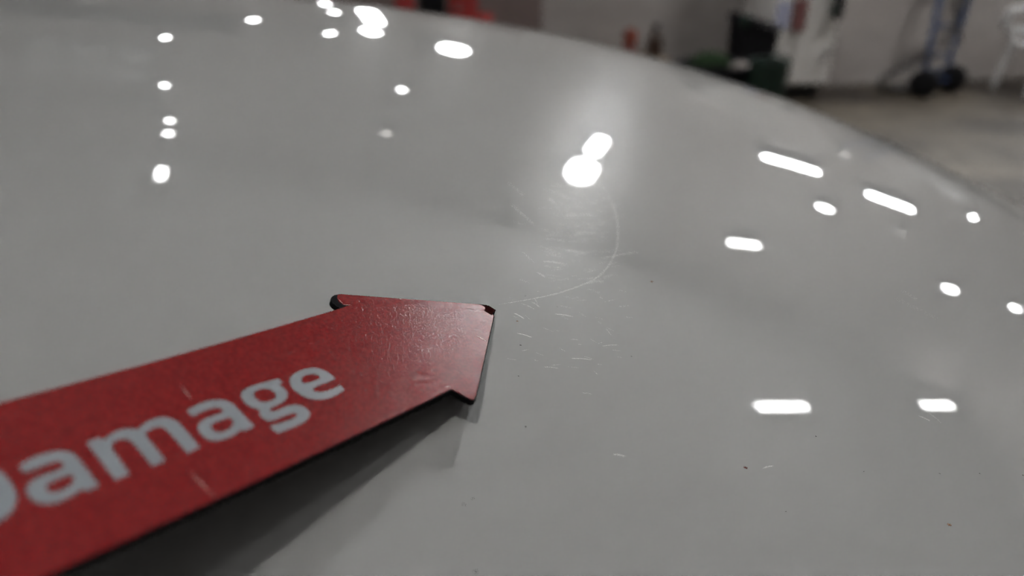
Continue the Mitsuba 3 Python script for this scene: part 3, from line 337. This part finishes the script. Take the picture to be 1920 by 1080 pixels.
LAMPSAY = ['large square floodlight high on the back wall that makes the brightest reflection beside the scratch', 'narrow floodlight just below the large one, the upper tip of the brightest reflection', 'wall tube lamp mirrored as the longest slanted bar at the right of the car', 'wall tube lamp mirrored as the second slanted bar, lower right of the longest one', 'low wall lamp mirrored as the bright round spot near the right car edge', 'small wall lamp mirrored as the dash between the two slanted bars', 'wall tube lamp mirrored as the short level bar left of the small dash', 'ceiling tube lamp mirrored as the longer level bar at the lower right', 'ceiling tube lamp mirrored as the shorter level bar at the lower right', 'small wall lamp mirrored as the short dash above the shorter level bar', 'small wall lamp mirrored as the spot cut by the right edge of the photo', 'small wall lamp mirrored as the pale oval at the top, left of the white cluster', 'small wall lamp mirrored as the topmost oval of the left column', 'small wall lamp mirrored as the second oval of the left column', 'small wall lamp mirrored as the upper of the paired ovals at left', 'small wall lamp mirrored as the lower of the paired ovals at left', 'ceiling lamp mirrored as the upright bright rectangle below the left column', 'small wall lamp mirrored as the topmost dot of the top cluster', 'small wall lamp mirrored as the second dot of the top cluster', 'small wall lamp mirrored as the lone round dot below the top cluster', 'wall lamp mirrored as the upper part of the big white blob at the top', 'wall lamp mirrored as the lower part of the big white blob at the top', 'wall tube lamp mirrored as the thick slanted bar near the far edge of the car', 'tiny wall lamp mirrored as the thin dash below the thick slanted bar', 'dim wall lamp mirrored as the faint pinkish oval above the arrow head', 'very dim added light mirrored as the faint disc beside the longest slanted bar', 'very dim added light mirrored as the faint disc below the second slanted bar']  # the last two are added lights for faint discs, no such lamps known
for i, a in enumerate(LAMPS): lamp(i, *a)
# the square panel on the ceiling, left of the camera
c = np.array(OVERHEAD['at'])
t = thing('ceiling_panel_light', 'square ceiling light above the car, out of the picture', 'lamp')
hs = rbox(-.26, .26, -.26, .26, 0, .075, .02); hs.apply_translation([*c[:2], HZ - .075]); part(t, 'housing', hs, 'lamp_housing')
df = box(-.2, .2, -.2, .2, -.006, .0); df.apply_translation([*c[:2], HZ - .075]); part(t, 'diffuser', df, 'lamp_housing', emitter=glow(OVERHEAD['L'], (1, .97, .93)))

# ---------------------------------------------------------------- things by the back wall (coordinates u, v, z of the hall)
# white two-door cabinet on a dark plinth
t = thing('storage_cabinet', 'tall white two-door cabinet on a dark plinth against the back wall', 'cabinet')
part(t, 'plinth', box(3.36, 3.93, 6.3, 6.74, 0, .13), 'dark_gap', 'dark recessed plinth', room=True)
part(t, 'body', rbox(3.33, 3.975, 6.24, 6.76, .13, 1.75, .008), 'white_steel', room=True)
d1 = part(t, 'door', rbox(3.335, 3.568, 6.215, 6.239, .15, 1.73, .006), 'white_steel', room=True)
d2 = part(t, 'door', rbox(3.60, 3.97, 6.215, 6.239, .15, 1.73, .006), 'white_steel', room=True)
part(d2, 'handle', join(tube([(3.86, 6.20, .34), (3.86, 6.17, .36), (3.86, 6.17, .42), (3.93, 6.17, .425), (3.94, 6.20, .425)], .011, 8)), 'grey_steel', 'grey handle', smooth=50, room=True)
single('paper_sheet', box(3.37, 3.50, 6.209, 6.2145, .62, .84), 'paper_blue', 'pale blue sheet of paper stuck on the left cabinet door', 'paper', room=True)
single('hanging_cloth', rbox(3.52, 3.64, 6.185, 6.2135, .60, .86, .012), 'paper_maroon', 'dull maroon cloth hanging over the gap between the cabinet doors', 'cloth', room=True, smooth=40)
t = thing('spray_gun', 'dark tool with a green side hanging on the right edge of the cabinet', 'tool')
part(t, 'body', rbox(3.885, 3.955, 6.15, 6.2135, .70, .92, .02), 'black_plastic', smooth=40, room=True)
part(t, 'green_cap', rbox(3.855, 3.905, 6.14, 6.20, .72, .80, .015), 'green_plastic', 'green cap', smooth=40, room=True)

# black upright bin, green bucket, shallow tub
t = thing('upright_bin', 'tall black bin with a slanted lid left of the white cabinet', 'bin')
b = trimesh.convex.convex_hull(np.array([(2.96, 5.93, 0), (3.22, 5.93, 0), (3.22, 6.13, 0), (2.96, 6.13, 0), (2.93, 5.9, .728), (3.255, 5.9, .651), (3.255, 6.16, .651), (2.93, 6.16, .728)]))
part(t, 'body', b, 'black_plastic', room=True)
b = trimesh.convex.convex_hull(np.array([(2.915, 5.885, .733), (3.27, 5.885, .656), (3.27, 6.175, .656), (2.915, 6.175, .733), (2.925, 5.9, .785), (3.25, 5.9, .69), (3.25, 6.16, .69), (2.925, 6.16, .785)]))
part(t, 'lid', b, 'black_plastic', room=True)
part(t, 'lid_clip', rbox(2.89, 2.96, 5.85, 5.884, .69, .78, .012), 'green_plastic', 'dark green clip', room=True)
t = thing('round_bucket', 'dark green round bucket standing in front of the black bin and cabinet', 'bucket')
part(t, 'body', lathe([(0, .0), (.105, 0), (.115, .02), (.137, .535), (.145, .535), (.145, .554), (.13, .554), (.11, .03), (0, .03)], (2.805, 5.15, 0)), 'green_plastic', smooth=40, room=True)
a = np.linspace(0, np.pi, 17)
part(t, 'handle', tube([(2.805 - .14 * math.cos(x), 5.15 - .06 * math.sin(x), .548 + .05 * math.sin(x)) for x in a], .007, 8), 'green_plastic', smooth=50, room=True)
t = thing('shallow_tub', 'wide black tub with green leaves and a pale cloth inside, left of the green bucket', 'tub')
part(t, 'body', lathe([(0, 0), (.22, 0), (.23, .015), (.285, .45), (.305, .45), (.305, .474), (.27, .474), (.215, .03), (0, .03)], (2.6, 5.58, 0), sections=40), 'black_plastic', smooth=40, room=True)
heap = trimesh.creation.icosphere(subdivisions=3, radius=1.0); heap.vertices *= 1 + .25 * (mikit.meshkit.fbm(heap.vertices * 3 + 5, 3)[:, None] - .5); heap.apply_scale([.17, .16, .11]); heap.apply_translation([2.555, 5.62, .44])
single('leaf_heap', heap, 'leaf_green', 'heap of dark green leaves lying in the black tub', 'leaves', kind='stuff', smooth=True, room=True)
rag = trimesh.creation.icosphere(subdivisions=3, radius=1.0); rag.vertices *= 1 + .3 * (mikit.meshkit.fbm(rag.vertices * 2.5 + 9, 3)[:, None] - .5); rag.apply_scale([.085, .07, .07]); rag.apply_translation([2.74, 5.48, .43])
single('rag', rag, 'rag_grey', 'pale grey rag on the right side of the black tub', 'rag', smooth=True, room=True)

# low bench with the orange canister and the brown bottle
t = thing('low_bench', 'low wooden bench by the back wall, hidden behind the car', 'bench')
part(t, 'bench_top', rbox(1.9, 2.5, 6.3, 6.74, .34, .38, .006), 'bench_wood', room=True)
for x in (1.95, 2.45):
    for y in (6.34, 6.7): part(t, 'leg', box(x - .02, x + .02, y - .02, y + .02, 0, .34), 'bench_wood', room=True)
t = thing('canister', 'small orange-red canister with a pinkish base on the low bench', 'canister')
part(t, 'body', lathe([(0, .1), (.055, .1), (.06, .12), (.06, .20), (.045, .225), (.02, .23), (0, .23)], (2.19, 6.5, .38)), 'orange_plastic', smooth=40, room=True)
part(t, 'base', lathe([(0, 0), (.06, 0), (.062, .01), (.058, .1), (0, .1)], (2.19, 6.5, .38)), 'pink_plastic', 'dull pink base', smooth=40, room=True)
t = thing('bottle', 'dark brown bottle on the low bench between the canister and the black tub', 'bottle')
part(t, 'body', lathe([(0, 0), (.06, 0), (.066, .01), (.066, .13), (.05, .17), (.028, .19), (.026, .225), (0, .225)], (2.42, 6.5, .38)), 'brown_glass', smooth=40, room=True)
part(t, 'cap', lathe([(0, 0), (.03, 0), (.03, .03), (.026, .034), (0, .034)], (2.42, 6.5, .6055)), 'black_plastic', smooth=40, room=True)

single('added_board', rbox(-2.2, 1.45, 6.72, 6.775, 0.02, 1.6, .004), 'added_board_brown', 'dull brown board added to darken the left of the back wall behind the workbench', 'board', room=True)  # made-up board, its brown stands in for the darker tone of the wall here

# workbench with the red things just above the car's edge
t = thing('workbench', 'long workbench by the back wall, hidden behind the car', 'workbench')
part(t, 'bench_top', rbox(-.9, 1.0, 5.7, 6.4, .64, .70, .008), 'bench_wood', room=True)
for x in (-.84, .94):
    for y in (5.76, 6.34): part(t, 'leg', box(x - .04, x + .04, y - .04, y + .04, 0, .64), 'bench_wood', room=True)
t = thing('fuel_can', 'dull red can left of the black case at the car edge', 'can')
part(t, 'body', rbox(.17, .31, 5.9, 6.08, .70, .97, .02), 'red_plastic', smooth=40, room=True)
part(t, 'spout', tube([(.24, 5.99, .965), (.24, 5.99, 1.0), (.29, 5.99, 1.04)], .02, 10), 'black_plastic', smooth=50, room=True)
t = thing('tool_case', 'black case between the two red things at the car edge', 'case')
part(t, 'body', rbox(.35, .54, 5.9, 6.1, .70, 1.0, .012), 'black_plastic', room=True)
part(t, 'handle', tube([(.39, 6.0, .995), (.39, 6.0, 1.03), (.50, 6.0, 1.03), (.50, 6.0, .995)], .01, 8), 'black_plastic', smooth=50, room=True)
t = thing('toolbox', 'red toolbox with a bright latch at the car edge', 'toolbox')
part(t, 'body', rbox(.575, .775, 5.86, 6.1, .70, .93, .012), 'red_plastic', room=True)
part(t, 'lid', rbox(.57, .78, 5.855, 6.105, .9305, 1.0, .012), 'red_plastic', room=True)
part(t, 'latch', lathe([(0, 0), (.02, 0), (.018, .008), (.008, .014), (0, .015)], (.63, 5.855, .87), (0, -1, 0)), 'grey_steel', 'shiny round latch', smooth=40, room=True)
t = thing('plastic_cap', 'small pinkish red cap right of the red toolbox at the car edge', 'cap')
part(t, 'body', lathe([(0, 0), (.055, 0), (.055, .10), (.045, .115), (0, .12)], (.85, 6.0, .70)), 'red_plastic', smooth=40, room=True)

# blue hand truck
t = thing('hand_truck', 'blue two-wheeled hand truck leaning by the back wall', 'hand truck')
def rl(z): return (4.99 + .19 * (z - .33), 6.22 + .28 * z, z)
def rr_(z): return (5.27 + .26 * (z - .28), 6.30 + .24 * z, z)
part(t, 'rail', tube([rl(z) for z in np.linspace(.08, 1.25, 8)], .024, 10), 'blue_steel', smooth=50, room=True)
part(t, 'rail', tube([rr_(z) for z in np.linspace(.08, 1.25, 8)], .024, 10), 'blue_steel', smooth=50, room=True)
for z in (.2, .33, .58, .9, 1.2): part(t, 'crossbar', tube([rl(z), rr_(z)], .017, 10), 'blue_steel', smooth=50, room=True)
part(t, 'strap', tube([(5.32, 6.40, .95), (5.27, 6.36, .78), (5.17, 6.30, .58), (5.06, 6.24, .42)], .018, 8), 'black_plastic', 'black strap', smooth=50, room=True)
part(t, 'strap', tube([(5.2, 6.39, .9), (5.2, 6.36, .7), (5.26, 6.33, .55), (5.3, 6.32, .45)], .012, 8), 'black_plastic', 'black strap', smooth=50, room=True)
part(t, 'axle', tube([(4.86, 6.13, .126), (5.29, 6.29, .126)], .013, 10), 'blue_steel', smooth=50, room=True)
axd = np.array([.45, .16, 0]); axd /= np.linalg.norm(axd); axr = np.array([.82, .57, 0]); axr /= np.linalg.norm(axr)
for cu, cv in ((4.87, 6.13), (5.27, 6.28)):
    w = part(t, 'wheel', lathe([(.03, -.045), (.1, -.045), (.122, -.03), (.126, 0), (.122, .03), (.1, .045), (.03, .045)], (cu, cv, .126), axr), 'tyre', 'black rubber wheel', smooth=35, room=True)
    part(w, 'hub', lathe([(0, -.046), (.032, -.046), (.032, .046), (0, .046)], (cu, cv, .126), axr, 16), 'black_plastic', smooth=35, room=True)
nose = trimesh.creation.extrude_polygon(Polygon([(4.90, 6.20), (5.18, 6.36), (4.92, 6.60), (4.62, 6.42)]), .008, engine='earcut'); nose.apply_translation([0, 0, .012])
part(t, 'nose_plate', nose, 'grey_steel', 'grey steel nose plate', room=True)
part(t, 'brace', tube([(4.97, 6.25, .36), (4.80, 6.36, .22), (4.66, 6.44, .12), (4.64, 6.44, .03)], .02, 8), 'black_plastic', 'dark brace', smooth=50, room=True)
part(t, 'brace', tube([(4.64, 6.42, .03), (4.76, 6.30, .035), (4.90, 6.2, .05)], .018, 8), 'black_plastic', 'dark brace', smooth=50, room=True)

# white garden chair
t = thing('garden_chair', 'white plastic garden chair at the right edge by the back wall', 'chair')
part(t, 'seat', rbox(5.88, 6.32, 6.0, 6.42, .40, .44, .018), 'white_plastic', smooth=40, room=True)
for (sx, sy) in ((5.92, 6.03), (5.92, 6.39), (6.28, 6.03), (6.28, 6.39)):
    ex = sx + (-.06 if sx < 6.1 else .06); ey = sy + (-.03 if sy < 6.2 else .03)
    part(t, 'leg', tube([(sx, sy, .41), ((sx + ex) / 2, (sy + ey) / 2, .2), (ex, ey, 0.0)], [.034, .028, .024], 10), 'white_plastic', smooth=50, room=True)
for sy in (6.0, 6.42):
    a = np.linspace(0, 2 * np.pi, 41)[:-1]
    part(t, 'armrest', tube([(6.04 + .235 * np.sign(math.cos(x)) * abs(math.cos(x))**.7, sy, .625 + .095 * np.sign(math.sin(x)) * abs(math.sin(x))**.7) for x in a], .04, 10, closed=True), 'white_plastic', smooth=True, room=True)
    part(t, 'arm_support', tube([(5.92, sy, .43), (5.92, sy, .56)], .03, 10), 'white_plastic', smooth=50, room=True)
part(t, 'backrest', rbox(6.28, 6.32, 6.0, 6.42, .44, .86, .018), 'white_plastic', smooth=40, room=True)
